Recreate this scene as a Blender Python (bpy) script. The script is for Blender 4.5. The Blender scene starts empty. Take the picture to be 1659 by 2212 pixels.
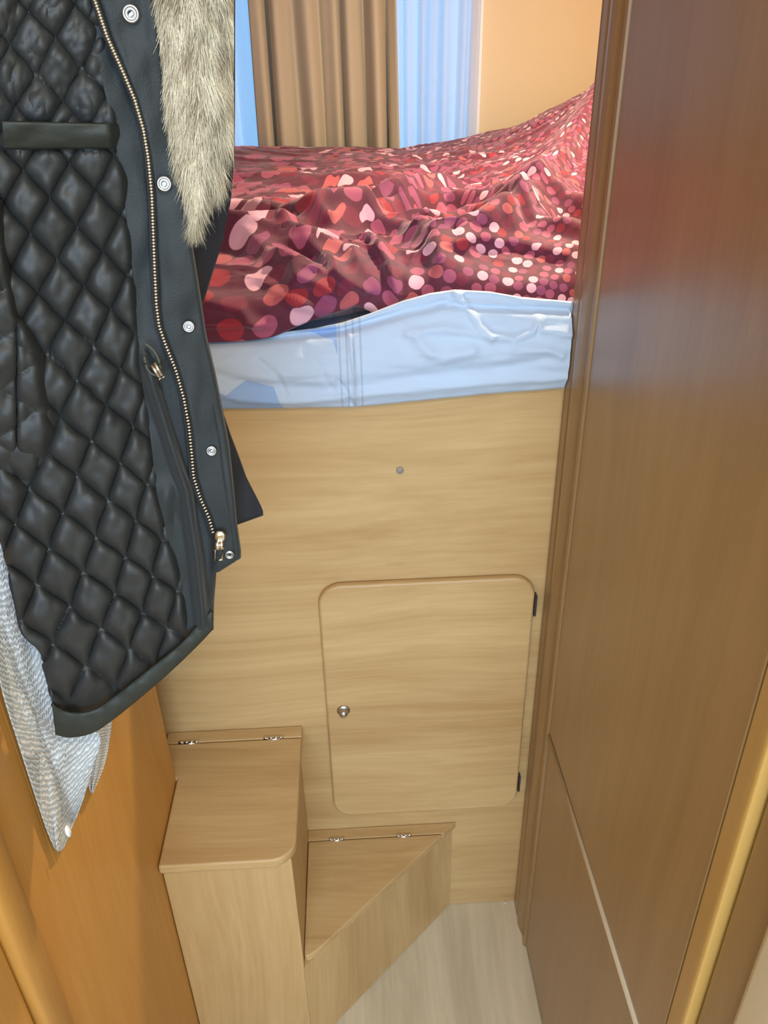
import bpy, bmesh, math, random
import numpy as np
from mathutils import Vector, noise
random.seed(7)
C = bpy.context.scene.collection

# ------------------------------------------------------------------ camera
CX, CY, CZ, YAW, PIT, ROL, FPX = 0.02289, -0.97005, 1.44666, 0.0388, -0.52657, -0.02306, 1756.07
_f = np.array([math.sin(YAW)*math.cos(PIT), math.cos(YAW)*math.cos(PIT), math.sin(PIT)])
_r = np.cross(_f, [0, 0, 1]); _r /= np.linalg.norm(_r); _u = np.cross(_r, _f)
_R = _r*math.cos(ROL)+_u*math.sin(ROL); _U = -_r*math.sin(ROL)+_u*math.cos(ROL)
cd = bpy.data.cameras.new('camera'); cam = bpy.data.objects.new('camera', cd); C.objects.link(cam)
from mathutils import Matrix
cam.matrix_world = Matrix(((_R[0], _U[0], -_f[0], CX), (_R[1], _U[1], -_f[1], CY), (_R[2], _U[2], -_f[2], CZ), (0, 0, 0, 1)))
cd.sensor_fit = 'VERTICAL'; cd.sensor_height = 36.0; cd.lens = FPX/2212*36.0
cd.clip_start = 0.02
bpy.context.scene.camera = cam
S = bpy.context.scene
S.view_settings.view_transform = 'Standard'; S.view_settings.look = 'None'
S.view_settings.exposure = 0.0; S.view_settings.gamma = 1.0

# ------------------------------------------------------------------ world and lights
w = bpy.data.worlds.new('sky'); S.world = w; w.use_nodes = True
bgn = w.node_tree.nodes['Background']; bgn.inputs[0].default_value = (0.20, 0.47, 0.80, 1); bgn.inputs[1].default_value = 2.3
def area(name, loc, rot, size, col, power, sy=None):
    l = bpy.data.lights.new(name, 'AREA'); l.color = col; l.energy = power; l.size = size
    if sy: l.shape = 'RECTANGLE'; l.size_y = sy
    else: l.shape = 'DISK'
    o = bpy.data.objects.new(name, l); C.objects.link(o); o.location = loc; o.rotation_euler = rot
    o.visible_camera = True
    return o
area('living_area_lamp', (0.22, -1.22, 1.92), (0, 0, 0), 0.18, (1.0, 0.84, 0.60), 8.5)
area('bed_lamp', (0.46, 0.385, 1.92), (0, 0, 0), 0.06, (1.0, 0.80, 0.56), 17)
area('front_window_daylight', (0.0, -2.5, 1.5), (math.radians(90), 0, 0), 1.3, (0.52, 0.74, 1.0), 52, 0.9)

def at(u, v, ax, val):
    d = _f+_R*(u-829.5)/FPX-_U*(v-1106)/FPX
    p0 = (CX, CY, CZ); t = (val-p0[ax])/d[ax]
    return Vector((p0[0]+t*d[0], p0[1]+t*d[1], p0[2]+t*d[2]))

# ------------------------------------------------------------------ object helpers
WL = {}
def link(o, parent, wl):
    C.objects.link(o); WL[o.name] = Vector(wl)
    if parent:
        o.parent = parent; o.location = Vector(wl)-WL[parent.name]
    else: o.location = wl
def tag(o, label=None, cat=None, group=None, kind=None):
    if label: o['label'] = label
    if cat: o['category'] = cat
    if group: o['group'] = group
    if kind: o['kind'] = kind
    return o
def thing(name, label, cat, loc, group=None):
    o = bpy.data.objects.new(name, None); o.empty_display_size = 0.05
    link(o, None, loc); return tag(o, label, cat, group)
def mesh(name, V, F, mat, parent=None, smooth=False, loc=None, uv=None, closed=False):
    V = [Vector(v) for v in V]
    if loc is None:
        if parent: loc = WL[parent.name]
        else:
            xs = [v.x for v in V]; ys = [v.y for v in V]; zs = [v.z for v in V]
            loc = Vector(((min(xs)+max(xs))/2, (min(ys)+max(ys))/2, min(zs)))
    loc = Vector(loc)
    me = bpy.data.meshes.new(name); me.from_pydata([tuple(v-loc) for v in V], [], F); me.update()
    if closed:
        bm = bmesh.new(); bm.from_mesh(me); bmesh.ops.recalc_face_normals(bm, faces=bm.faces); bm.to_mesh(me); bm.free()
    if mat: me.materials.append(mat)
    if smooth:
        for p in me.polygons: p.use_smooth = True
    if uv:
        ul = me.uv_layers.new(name='UVMap')
        for lp in me.loops: ul.data[lp.index].uv = uv[lp.vertex_index]
    o = bpy.data.objects.new(name, me); link(o, parent, loc); return o
def bev(o, w_=0.002, seg=2, ang=40):
    m = o.modifiers.new('bevel', 'BEVEL'); m.width = w_; m.segments = seg; m.limit_method = 'ANGLE'; m.angle_limit = math.radians(ang)
    for p in o.data.polygons: p.use_smooth = True
    m2 = o.modifiers.new('wn', 'WEIGHTED_NORMAL'); m2.keep_sharp = True
    return o
def struct(o): o['kind'] = 'structure'; return o
def boxvf(x0, x1, y0, y1, z0, z1, V=None, F=None):
    V = [] if V is None else V; F = [] if F is None else F; b = len(V)
    V += [(x0, y0, z0), (x1, y0, z0), (x1, y1, z0), (x0, y1, z0), (x0, y0, z1), (x1, y0, z1), (x1, y1, z1), (x0, y1, z1)]
    F += [tuple(b+i for i in q) for q in ((0, 3, 2, 1), (4, 5, 6, 7), (0, 1, 5, 4), (1, 2, 6, 5), (2, 3, 7, 6), (3, 0, 4, 7))]
    return V, F
def box(name, x0, x1, y0, y1, z0, z1, mat, parent=None, b=0.0):
    V, F = boxvf(x0, x1, y0, y1, z0, z1); o = mesh(name, V, F, mat, parent)
    if b: bev(o, b)
    return o
def prism(name, poly, lo, hi, mat, parent=None, axis='z', b=0.0, seg=2):
    """poly: ccw outline; axis z -> (x,y) outline, axis y -> (x,z) outline (lo<hi along y)"""
    n = len(poly); V = []
    for h in (lo, hi):
        for a, c in poly: V.append((a, c, h) if axis == 'z' else (a, h, c))
    F = [tuple(range(n, 2*n)), tuple(reversed(range(n)))]
    for i in range(n): F.append((i, (i+1) % n, n+(i+1) % n, n+i))
    if axis == 'y': F = [tuple(reversed(f)) for f in F]
    o = mesh(name, V, F, mat, parent)
    if b: bev(o, b, seg)
    return o
def rrect(x0, x1, y0, y1, r, n=10, which=(1, 1, 1, 1)):
    pts = []
    for (cx, cy, a0, k) in ((x1-r, y0+r, -90, 0), (x1-r, y1-r, 0, 1), (x0+r, y1-r, 90, 2), (x0+r, y0+r, 180, 3)):
        if which[k]:
            for i in range(n+1):
                a = math.radians(a0+90*i/n); pts.append((cx+r*math.cos(a), cy+r*math.sin(a)))
        else: pts.append(((x1, y0), (x1, y1), (x0, y1), (x0, y0))[k])
    return pts
def grid(name, P, mat, parent=None, thick=0, smooth=True, uv=None, off=0, subd=0):
    n = len(P); m = len(P[0]); V = [p for r in P for p in r]
    F = [(i*m+j, i*m+j+1, (i+1)*m+j+1, (i+1)*m+j) for i in range(n-1) for j in range(m-1)]
    if uv: uv = [q for r in uv for q in r]
    o = mesh(name, V, F, mat, parent, smooth, uv=uv)
    if thick:
        s = o.modifiers.new('solid', 'SOLIDIFY'); s.thickness = thick; s.offset = off
    if subd:
        s = o.modifiers.new('sub', 'SUBSURF'); s.levels = subd; s.render_levels = subd
    return o
def tubevf(pts, r, n=8, V=None, F=None, caps=True):
    V = [] if V is None else V; F = [] if F is None else F
    pts = [Vector(p) for p in pts]; rs = r if isinstance(r, (list, tuple)) else [r]*len(pts)
    up = Vector((0, 0, 1)); b = len(V)
    for i, p in enumerate(pts):
        t = (pts[min(i+1, len(pts)-1)]-pts[max(i-1, 0)]).normalized()
        a = t.cross(up)
        if a.length < 1e-3: a = t.cross(Vector((1, 0, 0)))
        a.normalize(); c = t.cross(a)
        for k in range(n):
            th = 2*math.pi*k/n; V.append(p+(a*math.cos(th)+c*math.sin(th))*rs[i])
    for i in range(len(pts)-1):
        for k in range(n):
            F.append((b+i*n+k, b+i*n+(k+1) % n, b+(i+1)*n+(k+1) % n, b+(i+1)*n+k))
    if caps:
        F.append(tuple(b+k for k in reversed(range(n)))); F.append(tuple(b+(len(pts)-1)*n+k for k in range(n)))
    return V, F
def lathe(c, nrm, prof, n=24, V=None, F=None):
    """prof: (radius, height along nrm)"""
    V = [] if V is None else V; F = [] if F is None else F
    nrm = Vector(nrm).normalized(); a = nrm.cross(Vector((0, 0, 1)))
    if a.length < 1e-3: a = Vector((1, 0, 0))
    a.normalize(); b2 = nrm.cross(a); b = len(V); c = Vector(c)
    for r, h in prof:
        for k in range(n):
            t = 2*math.pi*k/n; V.append(c+nrm*h+(a*math.cos(t)+b2*math.sin(t))*r)
    for i in range(len(prof)-1):
        for k in range(n): F.append((b+i*n+k, b+i*n+(k+1) % n, b+(i+1)*n+(k+1) % n, b+(i+1)*n+k))
    F.append(tuple(b+k for k in reversed(range(n)))); F.append(tuple(b+(len(prof)-1)*n+k for k in range(n)))
    return V, F
def interp(tab, x):
    xs = [t[0] for t in tab]
    return [float(np.interp(x, xs, [t[k] for t in tab])) for k in range(1, len(tab[0]))]
def fbm(x, y, z=0.0, o=3):
    return noise.fractal(Vector((x, y, z)), 1.0, 2.0, o)

# ------------------------------------------------------------------ materials
def newmat(name):
    m = bpy.data.materials.new(name); m.use_nodes = True; nt = m.node_tree
    return m, nt, nt.nodes['Principled BSDF']
def N(nt, t, **kw):
    n = nt.nodes.new(t)
    for k, v in kw.items(): setattr(n, k, v)
    return n
def sock(n, name, ty=None):
    for s in n.inputs:
        if s.name == name and s.enabled and (ty is None or s.type == ty): return s
    raise KeyError(name)
def simple(name, col, rough=0.5, metal=0.0, bump=0.0, bscale=200, sheen=0.0, var=0.0, coat=0.0):
    m, nt, b = newmat(name)
    b.inputs['Base Color'].default_value = (*col, 1); b.inputs['Roughness'].default_value = rough; b.inputs['Metallic'].default_value = metal
    b.inputs['Sheen Weight'].default_value = sheen; b.inputs['Coat Weight'].default_value = coat
    tc = N(nt, 'ShaderNodeTexCoord')
    nz = N(nt, 'ShaderNodeTexNoise'); nz.inputs['Scale'].default_value = bscale; nz.inputs['Detail'].default_value = 3
    nt.links.new(tc.outputs['Object'], nz.inputs['Vector'])
    if var:
        mx = N(nt, 'ShaderNodeMix', data_type='RGBA')
        sock(mx, 'A', 'RGBA').default_value = (*[c*(1-var) for c in col], 1); sock(mx, 'B', 'RGBA').default_value = (*[min(1, c*(1+var)) for c in col], 1)
        nt.links.new(nz.outputs['Fac'], sock(mx, 'Factor', 'VALUE')); nt.links.new([o for o in mx.outputs if o.type == 'RGBA'][0], b.inputs['Base Color'])
    if bump:
        bp = N(nt, 'ShaderNodeBump'); bp.inputs['Strength'].default_value = bump; bp.inputs['Distance'].default_value = 0.001
        nt.links.new(nz.outputs['Fac'], bp.inputs['Height']); nt.links.new(bp.outputs[0], b.inputs['Normal'])
    return m
def wood(name, c1, c2, axis='x', rough=0.42, stave=0.085, sdev=0.16, coat=0.0, fine=0.6, offs=0.0, spec=0.5):
    m, nt, b = newmat(name); L = nt.links.new
    tc = N(nt, 'ShaderNodeTexCoord'); oi = N(nt, 'ShaderNodeMapping')
    s = {'x': (1, 13, 13), 'y': (13, 1, 13), 'z': (13, 13, 1)}[axis]
    oi.inputs['Scale'].default_value = s; oi.inputs['Location'].default_value = (offs, offs*1.7, offs*.6)
    L(tc.outputs['Object'], oi.inputs['Vector'])
    # slow wander of the grain
    wn = N(nt, 'ShaderNodeTexNoise'); wn.inputs['Scale'].default_value = 2.2; wn.inputs['Detail'].default_value = 1
    L(tc.outputs['Object'], wn.inputs['Vector'])
    va = N(nt, 'ShaderNodeVectorMath', operation='MULTIPLY_ADD'); va.inputs[1].default_value = (.9, .9, .9)
    L(wn.outputs['Color'], va.inputs[0]); L(oi.outputs[0], va.inputs[2])
    n1 = N(nt, 'ShaderNodeTexNoise'); n1.inputs['Scale'].default_value = 1.6; n1.inputs['Detail'].default_value = 5; n1.inputs['Roughness'].default_value = .55
    L(va.outputs[0], n1.inputs['Vector'])
    mp2 = N(nt, 'ShaderNodeMapping'); mp2.inputs['Scale'].default_value = tuple(5.5 if q > 1 else 2.5 for q in s)
    L(va.outputs[0], mp2.inputs['Vector'])
    n2 = N(nt, 'ShaderNodeTexNoise'); n2.inputs['Scale'].default_value = 2.0; n2.inputs['Detail'].default_value = 3
    L(mp2.outputs[0], n2.inputs['Vector'])
    # staves
    sp = N(nt, 'ShaderNodeSeparateXYZ'); L(tc.outputs['Object'], sp.inputs[0])
    ad = N(nt, 'ShaderNodeMath', operation='ADD')
    if axis == 'x': L(sp.outputs['Z'], ad.inputs[0]); L(sp.outputs['Y'], ad.inputs[1])
    elif axis == 'y': L(sp.outputs['X'], ad.inputs[0]); L(sp.outputs['Z'], ad.inputs[1])
    else: L(sp.outputs['X'], ad.inputs[0]); L(sp.outputs['Y'], ad.inputs[1])
    ml = N(nt, 'ShaderNodeMath', operation='MULTIPLY'); ml.inputs[1].default_value = 1/stave; L(ad.outputs[0], ml.inputs[0])
    fl = N(nt, 'ShaderNodeMath', operation='FLOOR'); L(ml.outputs[0], fl.inputs[0])
    wt = N(nt, 'ShaderNodeTexWhiteNoise', noise_dimensions='1D'); L(fl.outputs[0], wt.inputs['W'])
    # sum
    a1 = N(nt, 'ShaderNodeMath', operation='MULTIPLY_ADD'); a1.inputs[1].default_value = fine; L(n2.outputs['Fac'], a1.inputs[0]); L(n1.outputs['Fac'], a1.inputs[2])
    a2 = N(nt, 'ShaderNodeMath', operation='MULTIPLY_ADD'); a2.inputs[1].default_value = sdev; L(wt.outputs['Value'], a2.inputs[0]); L(a1.outputs[0], a2.inputs[2])
    mr = N(nt, 'ShaderNodeMapRange'); ce = .5+.5*fine+.5*sdev
    mr.inputs['From Min'].default_value = ce-.30; mr.inputs['From Max'].default_value = ce+.30; L(a2.outputs[0], mr.inputs['Value'])
    mx = N(nt, 'ShaderNodeMix', data_type='RGBA'); sock(mx, 'A', 'RGBA').default_value = (*c2, 1); sock(mx, 'B', 'RGBA').default_value = (*c1, 1)
    L(mr.outputs[0], sock(mx, 'Factor', 'VALUE')); L([o for o in mx.outputs if o.type == 'RGBA'][0], b.inputs['Base Color'])
    b.inputs['Roughness'].default_value = rough; b.inputs['Coat Weight'].default_value = coat; b.inputs['Coat Roughness'].default_value = .36
    b.inputs['Specular IOR Level'].default_value = spec
    bp = N(nt, 'ShaderNodeBump'); bp.inputs['Strength'].default_value = .05; bp.inputs['Distance'].default_value = .0005
    L(a1.outputs[0], bp.inputs['Height']); L(bp.outputs[0], b.inputs['Normal'])
    return m
PANEL1, PANEL2 = (.66, .455, .215), (.49, .30, .125)
CAB1, CAB2 = (.34, .20, .08), (.25, .14, .05)
m_panel = wood('panel_laminate_across', PANEL1, PANEL2, 'x', .4)
m_panelz = wood('panel_laminate_upright', PANEL1, PANEL2, 'z', .4, offs=3)
m_door = wood('hatch_laminate', PANEL1, PANEL2, 'x', .4, stave=.105, sdev=.22, offs=5)
m_lid = wood('lid_laminate', PANEL1, PANEL2, 'x', .4, stave=.07, offs=8)
m_edge = simple('panel_edge_band', (.60, .40, .19), .35)
m_cab = wood('cabinet_laminate', CAB1, CAB2, 'z', .36, stave=.09, sdev=.12, offs=2, coat=.55, fine=.5)
m_cabedge = simple('cabinet_edge_band', (.56, .34, .10), .3)
m_left_lit = wood('lamplit_wardrobe_laminate', (.60, .31, .075), (.50, .235, .045), 'z', .42, stave=.11, sdev=.06, offs=6)  # warm lamplight on the left side is put into this laminate's orange
m_floor = wood('floor_vinyl', (.68, .58, .42), (.50, .42, .29), 'y', .45, stave=.05, sdev=.22, offs=4)
m_wall = simple('wall_covering', (.79, .65, .41), .7, bump=.05, bscale=300, var=.03)
m_ceil = simple('ceiling_covering', (.75, .68, .58), .8)
m_steel = simple('brushed_steel', (.50, .48, .44), .42, 1.0)
m_stud = simple('stud_metal', (.42, .42, .42), .30, 1.0)
m_chrome = simple('chrome', (.85, .85, .84), .15, 1.0)
m_jamb = simple('door_frame_cream', (.66, .56, .40), .45)
m_hinge_gapshade = simple('dark_hinge_and_gap_shade', (.04, .035, .03), .5)  # dark hinges; also the painted shade in the gap under the right doors
m_cap = simple('screw_cap_grey', (.30, .26, .20), .5)
m_rod = simple('handle_profile', (.50, .40, .27), .4)
m_white = simple('white_plastic', (.85, .84, .8), .4)

# ------------------------------------------------------------------ setting
XL, XR = -.266, .299
ROOM = (-1.05, 1.05, -2.7, 1.35, 1.95)
struct(box('floor', -1.05, 1.05, -2.7, 1.35, -.05, 0, m_floor))
struct(box('ceiling', -1.05, 1.05, -2.7, 1.35, 1.95, 2.0, m_ceil))
struct(box('wall_left', -1.10, -1.05, -2.7, 1.35, 0, 1.95, m_wall))
struct(box('wall_right', 1.05, 1.10, -2.7, 1.35, 0, 1.95, m_wall))
struct(box('wall_front', -1.05, 1.05, -2.75, -2.7, 0, 1.95, m_wall))
# back wall with a window opening
WX0, WX1, WZ0, WZ1 = -.46, .385, 1.02, 1.66
V, F = [], []
boxvf(-1.05, WX0, 1.35, 1.39, 0, 1.95, V, F); boxvf(WX1, 1.05, 1.35, 1.39, 0, 1.95, V, F)
boxvf(WX0, WX1, 1.35, 1.39, 0, WZ0, V, F); boxvf(WX0, WX1, 1.35, 1.39, WZ1, 1.95, V, F)
struct(mesh('wall_back', V, F, m_wall))
V, F = [], []
for a in ((WX0, WX0+.025, WZ0, WZ1), (WX1-.025, WX1, WZ0, WZ1), (WX0+.025, WX1-.025, WZ0, WZ0+.025), (WX0+.025, WX1-.025, WZ1-.025, WZ1)):
    boxvf(a[0], a[1], 1.352, 1.385, a[2], a[3], V, F)
win = struct(mesh('window_1', V, F, m_white))
m_glass, nt, b = newmat('window_pane')
nt.nodes.remove(b); mo = nt.nodes['Material Output']
tr = N(nt, 'ShaderNodeBsdfTransparent'); gl = N(nt, 'ShaderNodeBsdfGlossy'); gl.inputs['Roughness'].default_value = .02
mxs = N(nt, 'ShaderNodeMixShader'); mxs.inputs[0].default_value = .06
nt.links.new(tr.outputs[0], mxs.inputs[1]); nt.links.new(gl.outputs[0], mxs.inputs[2]); nt.links.new(mxs.outputs[0], mo.inputs[0])
box('pane', WX0+.025, WX1-.025, 1.368, 1.372, WZ0+.025, WZ1-.025, m_glass, win)

# ------------------------------------------------------------------ bed base: front panel, hatch
bb = thing('bed', 'raised pale wood bed with flat front panel and round-cornered hatch below the mattress', 'bed', (0, 0, 0))
pn = box('front_panel', -1.04, 1.04, 0.0, .018, 0.001, 1.057, m_panel, bb)
V, F = lathe(at(864, 1016, 1, -.0006), (0, -1, 0), [(.0052, -.0003), (.0052, .0008), (.0045, .0014)], 20)
tag(mesh('screw_cap', V, F, m_cap, pn, True), 'small round grey cover cap')
dxl, dxr, dzt, dzb = -.038, .279, .770, .283
dr = prism('hatch_door', rrect(dxl, dxr, dzb, dzt, .034, 12), -.013, -.0005, m_door, bb, 'y', b=.0045, seg=4)
kc = at(742, 1534, 1, -.0125)
V, F = lathe(kc, (0, -1, 0), [(.0105, -.001), (.0105, .0015), (.009, .003), (.0075, .0032), (.0068, .006), (.0068, .009), (.0055, .0115), (.003, .0128), (.0005, .0132)], 28)
tag(mesh('knob', V, F, m_steel, dr, True), 'small round brushed metal push knob')
for (va_, vb_, uu) in ((1286, 1328, 1156), (1676, 1706, 1123)):
    p, q = at(uu, va_, 1, -.008), at(uu-2, vb_, 1, -.008)
    V, F = boxvf(dxr+.0005, dxr+.004, -.012, 0.0, q.z, p.z)
    mesh('hinge', V, F, m_hinge_gapshade, dr)
box('slatted_support', -1.04, 1.04, .02, 1.30, .98, 1.056, m_panel, bb)

# ------------------------------------------------------------------ steps
h2, h1 = .490, .237
bxl, bxr, by = XL+.001, -.080, -.249
def hinge(parent, xc, z, y, L_=.032):
    V, F = [], []
    boxvf(xc-L_/2, xc+L_/2, y-.0035, y+.0035, z-.002, z+.0012, V, F)
    for k in range(4):
        x0 = xc-L_/2+k*L_/4
        tubevf([(x0+.0003, y, z+.0010), (x0+L_/4-.0003, y, z+.0010)], .0019, 10, V, F)
    o = mesh('hinge', V, F, m_chrome, parent, True); return tag(o, 'small silver hinge')
st = thing('step_box', 'taller square-lidded wooden step box against the left wardrobe', 'step', ((bxl+bxr)/2, by/2, 0))
body = prism('body', [(bxl, by+.012), (bxr-.007, by+.012), (bxr-.007, -.001), (bxl-.028, -.001), (bxl-.028, -.098), (bxl, -.098)], 0.001, h2-.017, m_panelz, st, b=.0015)
prism('hinge_rail', [(bxl-.030, -.0245), (bxr, -.0245), (bxr, -.001), (bxl-.030, -.001)], h2-.016, h2, m_lid, st, b=.0015)
prism('lid', rrect(bxl, bxr, by, -.026, .034, 12, (1, 0, 0, 0))[:-2]+[(bxl-.030, -.026), (bxl-.030, -.098), (bxl, -.098), (bxl, by)], h2-.016, h2, m_lid, st, b=.0035, seg=3)
for uu in (408, 590): hinge(st, at(uu, 1603, 2, h2).x, h2, -.0252)
bx = bxr-.0069
xd = .170
s2 = thing('step_box', 'lower corner step with a triangular hinged lid below the hatch', 'step', (.02, -.1, 0))
fy = by+.008
prism('body', [(bx, fy), (xd, -.001), (bx, -.001)], 0.001, h1-.015, m_panelz, s2, b=.001)
ex = xd+.006
sl = (ex-bx)/(0-fy)
prism('hinge_rail', [(bx, -.0225), (ex-.0225*sl, -.0225), (ex, -.001), (bx, -.001)], h1-.0145, h1, m_lid, s2, b=.001)
# lid: triangle with rounded nose
nose = []
x_n = bx+.012
for i in range(9):
    t = i/8; a = Vector((bx+.0005, fy+.018)); b_ = Vector((bx+.0005, fy-.001)); c_ = Vector((bx+sl*.034, fy+.034))
    q = a*(1-t)**2+b_*2*t*(1-t)+c_*t*t; nose.append((q.x, q.y))
prism('lid', nose+[(ex-.0245*sl, -.0245), (bx+.001, -.0245)], h1-.0145, h1, m_lid, s2, b=.002, seg=2)
for uu in (727, 872): hinge(s2, at(uu, 1802, 2, h1).x, h1, -.0235, .027)

# ------------------------------------------------------------------ right wardrobe
rw = thing('wardrobe', 'tall glossy wooden wardrobe filling the right side of the passage', 'wardrobe', (.6, -.3, 0))
box('carcass', .302, 1.04, -.555, -.004, 0.001, 1.945, m_cab, rw)
pp = [(.302, -.0945), (.3, -.094), (.2955, -.092), (.2945, -.088), (.2955, -.084), (.2985, -.081), (.2985, -.072), (.2945, -.062), (.2925, -.05), (.2935, -.040), (.2965, -.035), (.2965, -.031), (.2945, -.028), (.2945, -.012), (.2965, -.010), (.2965, -.007), (.2955, -.003), (.2975, -.0005), (.302, -.0005)]
o = prism('corner_post', pp[::-1], 0.001, 1.945, m_cab, rw)
zr = .5375
o = box('upper_door', .2975, .3018, -.5545, -.0955, zr+.006, 1.935, m_cab, rw, b=.001)
o = box('lower_door', .2985, .3018, -.5545, -.0955, .012, zr-.006, m_cab, rw, b=.001)
V, F = tubevf([(.2985, -.096, zr-.003), (.2985, -.5545, zr-.003)], .0042, 16)
tag(mesh('handle_profile', V, F, m_rod, rw, True), 'pale rounded grip strip across the wardrobe')
box('shaded_plinth', .3005, .3015, -.554, -.095, 0.001, .0115, m_hinge_gapshade, rw)  # near-black colour stands in for the shadow gap under the doors
# door frame on the right
def jamb(name, side, y0, y1, prot, mat, xb):
    """upright with a rounded face; side=+1 on the right"""
    pts = []
    xf = xb-side*prot
    n = 10
    for i in range(n+1):
        a = math.pi*i/n
        yy = (y0+y1)/2-(y1-y0)/2*math.cos(a); xx = xb-side*prot*(math.sin(a)**.6)
        pts.append((xx, yy))
    pts += [(xb+side*.03, y1), (xb+side*.03, y0)]
    if side > 0: pts = pts[::-1]
    ar = sum(pts[i][0]*pts[(i+1) % len(pts)][1]-pts[(i+1) % len(pts)][0]*pts[i][1] for i in range(len(pts)))
    if ar < 0: pts = pts[::-1]
    o = prism(name, pts, 0.001, 1.945, mat); struct(o)
    for p in o.data.polygons:
        p.use_smooth = len(p.vertices) == 4
    return o
struct(bev(prism('trim_1', [(XR-.0005, -.5555), (XR-.001, -.562), (XR-.004, -.574), (XR-.006, -.583), (XR-.005, -.588), (XR+.004, -.5895), (XR+.03, -.5895), (XR+.03, -.5555)][::-1], 0.001, 1.945, m_cabedge), .0015, 2, 25))
struct(box('trim_2', XR+.002, XR+.05, -.632, -.593, 0.001, 1.945, m_cab, b=.002))
struct(box('trim_3', XR-.004, XR+.05, -.70, -.634, 0.001, 1.945, m_jamb, b=.01))

# ------------------------------------------------------------------ left wardrobe
lw = thing('wardrobe', 'lamplit orange wooden wardrobe behind the coat on the left of the steps', 'wardrobe', (-.6, -.3, 0))
box('side_panel', XL-.018, XL, -.4730, -.101, 0.001, 1.945, m_left_lit, lw, b=.0003)
box('carcass', -1.04, XL-.019, -.53, -.103, 0.001, 1.945, m_left_lit, lw)
jamb('trim_4', -1, -.578, -.540, .012, m_left_lit, XL)
struct(prism('trim_5', [(XL-.018, -.539), (XL+.003, -.539), (XL+.0015, -.50), (XL-.0003, -.4733), (XL-.018, -.4733)], .001, 1.945, m_left_lit))
struct(box('trim_6', XL-.06, XL+.001, -.70, -.580, 0.001, 1.945, m_left_lit, b=.003))

# ------------------------------------------------------------------ curtains
def curtain(name, x0, x1, ztop, zbot, y, nf, amp, mat, label, cat, seed, flare=0.0, thick=.0015, lean=0.0, nx=None, group=None):
    nx = nx or int(nf*22); nz = 40; P = []
    rnd = random.Random(seed); ph = [rnd.uniform(0, 6.28) for _ in range(6)]
    for i in range(nz+1):
        t = i/nz; z = ztop+(zbot-ztop)*t; row = []
        for j in range(nx+1):
            s = j/nx
            u_ = s+.018*math.sin(7*s+ph[0])+.012*math.sin(15*s+ph[1]+1.2*t)
            xc = x0+(x1-x0)*s; x = xc+flare*t*(s-.5)*2+lean*t
            a = amp*(.55+.45*t)*(1+.35*math.sin(5*s+ph[2]))
            yy = y+a*math.sin(2*math.pi*nf*u_+ph[3]+.8*t*math.sin(3*s+ph[4]))+.35*a*math.sin(2*math.pi*nf*1.7*u_+ph[5]-.6*t)
            x += .25*a*math.cos(2*math.pi*nf*u_+ph[3])
            row.append((x, yy, z))
        P.append(row)
    o = grid(name, P, mat, None, thick); tag(o, label, cat, group); return o
m_curt, nt, b = newmat('curtain_cloth')
b.inputs['Base Color'].default_value = (.64, .55, .38, 1); b.inputs['Roughness'].default_value = .75; b.inputs['Sheen Weight'].default_value = .2
tl = N(nt, 'ShaderNodeBsdfTranslucent'); tl.inputs[0].default_value = (.42, .35, .30, 1)
ms = N(nt, 'ShaderNodeMixShader'); ms.inputs[0].default_value = .22
nt.links.new(b.outputs[0], ms.inputs[1]); nt.links.new(tl.outputs[0], ms.inputs[2]); nt.links.new(ms.outputs[0], nt.nodes['Material Output'].inputs[0])
m_net, nt, b = newmat('net_cloth')
nt.nodes.remove(b)
tr = N(nt, 'ShaderNodeBsdfTransparent'); tl = N(nt, 'ShaderNodeBsdfTranslucent'); tl.inputs[0].default_value = (.86, .88, .92, 1)
df = N(nt, 'ShaderNodeBsdfDiffuse'); df.inputs[0].default_value = (.8, .82, .86, 1)
m1 = N(nt, 'ShaderNodeMixShader'); m1.inputs[0].default_value = .45
m2 = N(nt, 'ShaderNodeMixShader'); m2.inputs[0].default_value = .62
nt.links.new(tl.outputs[0], m1.inputs[1]); nt.links.new(df.outputs[0], m1.inputs[2]); nt.links.new(tr.outputs[0], m2.inputs[1]); nt.links.new(m1.outputs[0], m2.inputs[2])
nt.links.new(m2.outputs[0], nt.nodes['Material Output'].inputs[0])
curtain('curtain', -.175, .166, 1.70, 1.13, 1.288, 6.0, .027, m_curt, 'beige pleated curtain in the middle of the rear window', 'curtain', 3, flare=.006)
curtain('net_curtain', .14, .375, 1.69, 1.08, 1.330, 7, .011, m_net, 'sheer white net curtain right of the beige curtain', 'net curtain', 5, lean=-.006)
curtain('net_curtain', -.44, -.15, 1.69, 1.08, 1.330, 7, .011, m_net, 'sheer white net curtain left of the beige curtain beside the coat', 'net curtain', 9)

# ------------------------------------------------------------------ sheet over the mattress
m_sheet, nt, b = newmat('bed_sheet_cloth'); L = nt.links.new
b.inputs['Roughness'].default_value = .8; b.inputs['Sheen Weight'].default_value = .15
tc = N(nt, 'ShaderNodeTexCoord'); sp = N(nt, 'ShaderNodeSeparateXYZ'); L(tc.outputs['UV'], sp.inputs[0])
def mth(op, a=None, b_=None, c=None, clamp=False):
    n = N(nt, 'ShaderNodeMath', operation=op); n.use_clamp = clamp
    for i, q in enumerate((a, b_, c)):
        if q is None: continue
        if isinstance(q, (int, float)): n.inputs[i].default_value = q
        else: L(q, n.inputs[i])
    return n.outputs[0]
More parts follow.
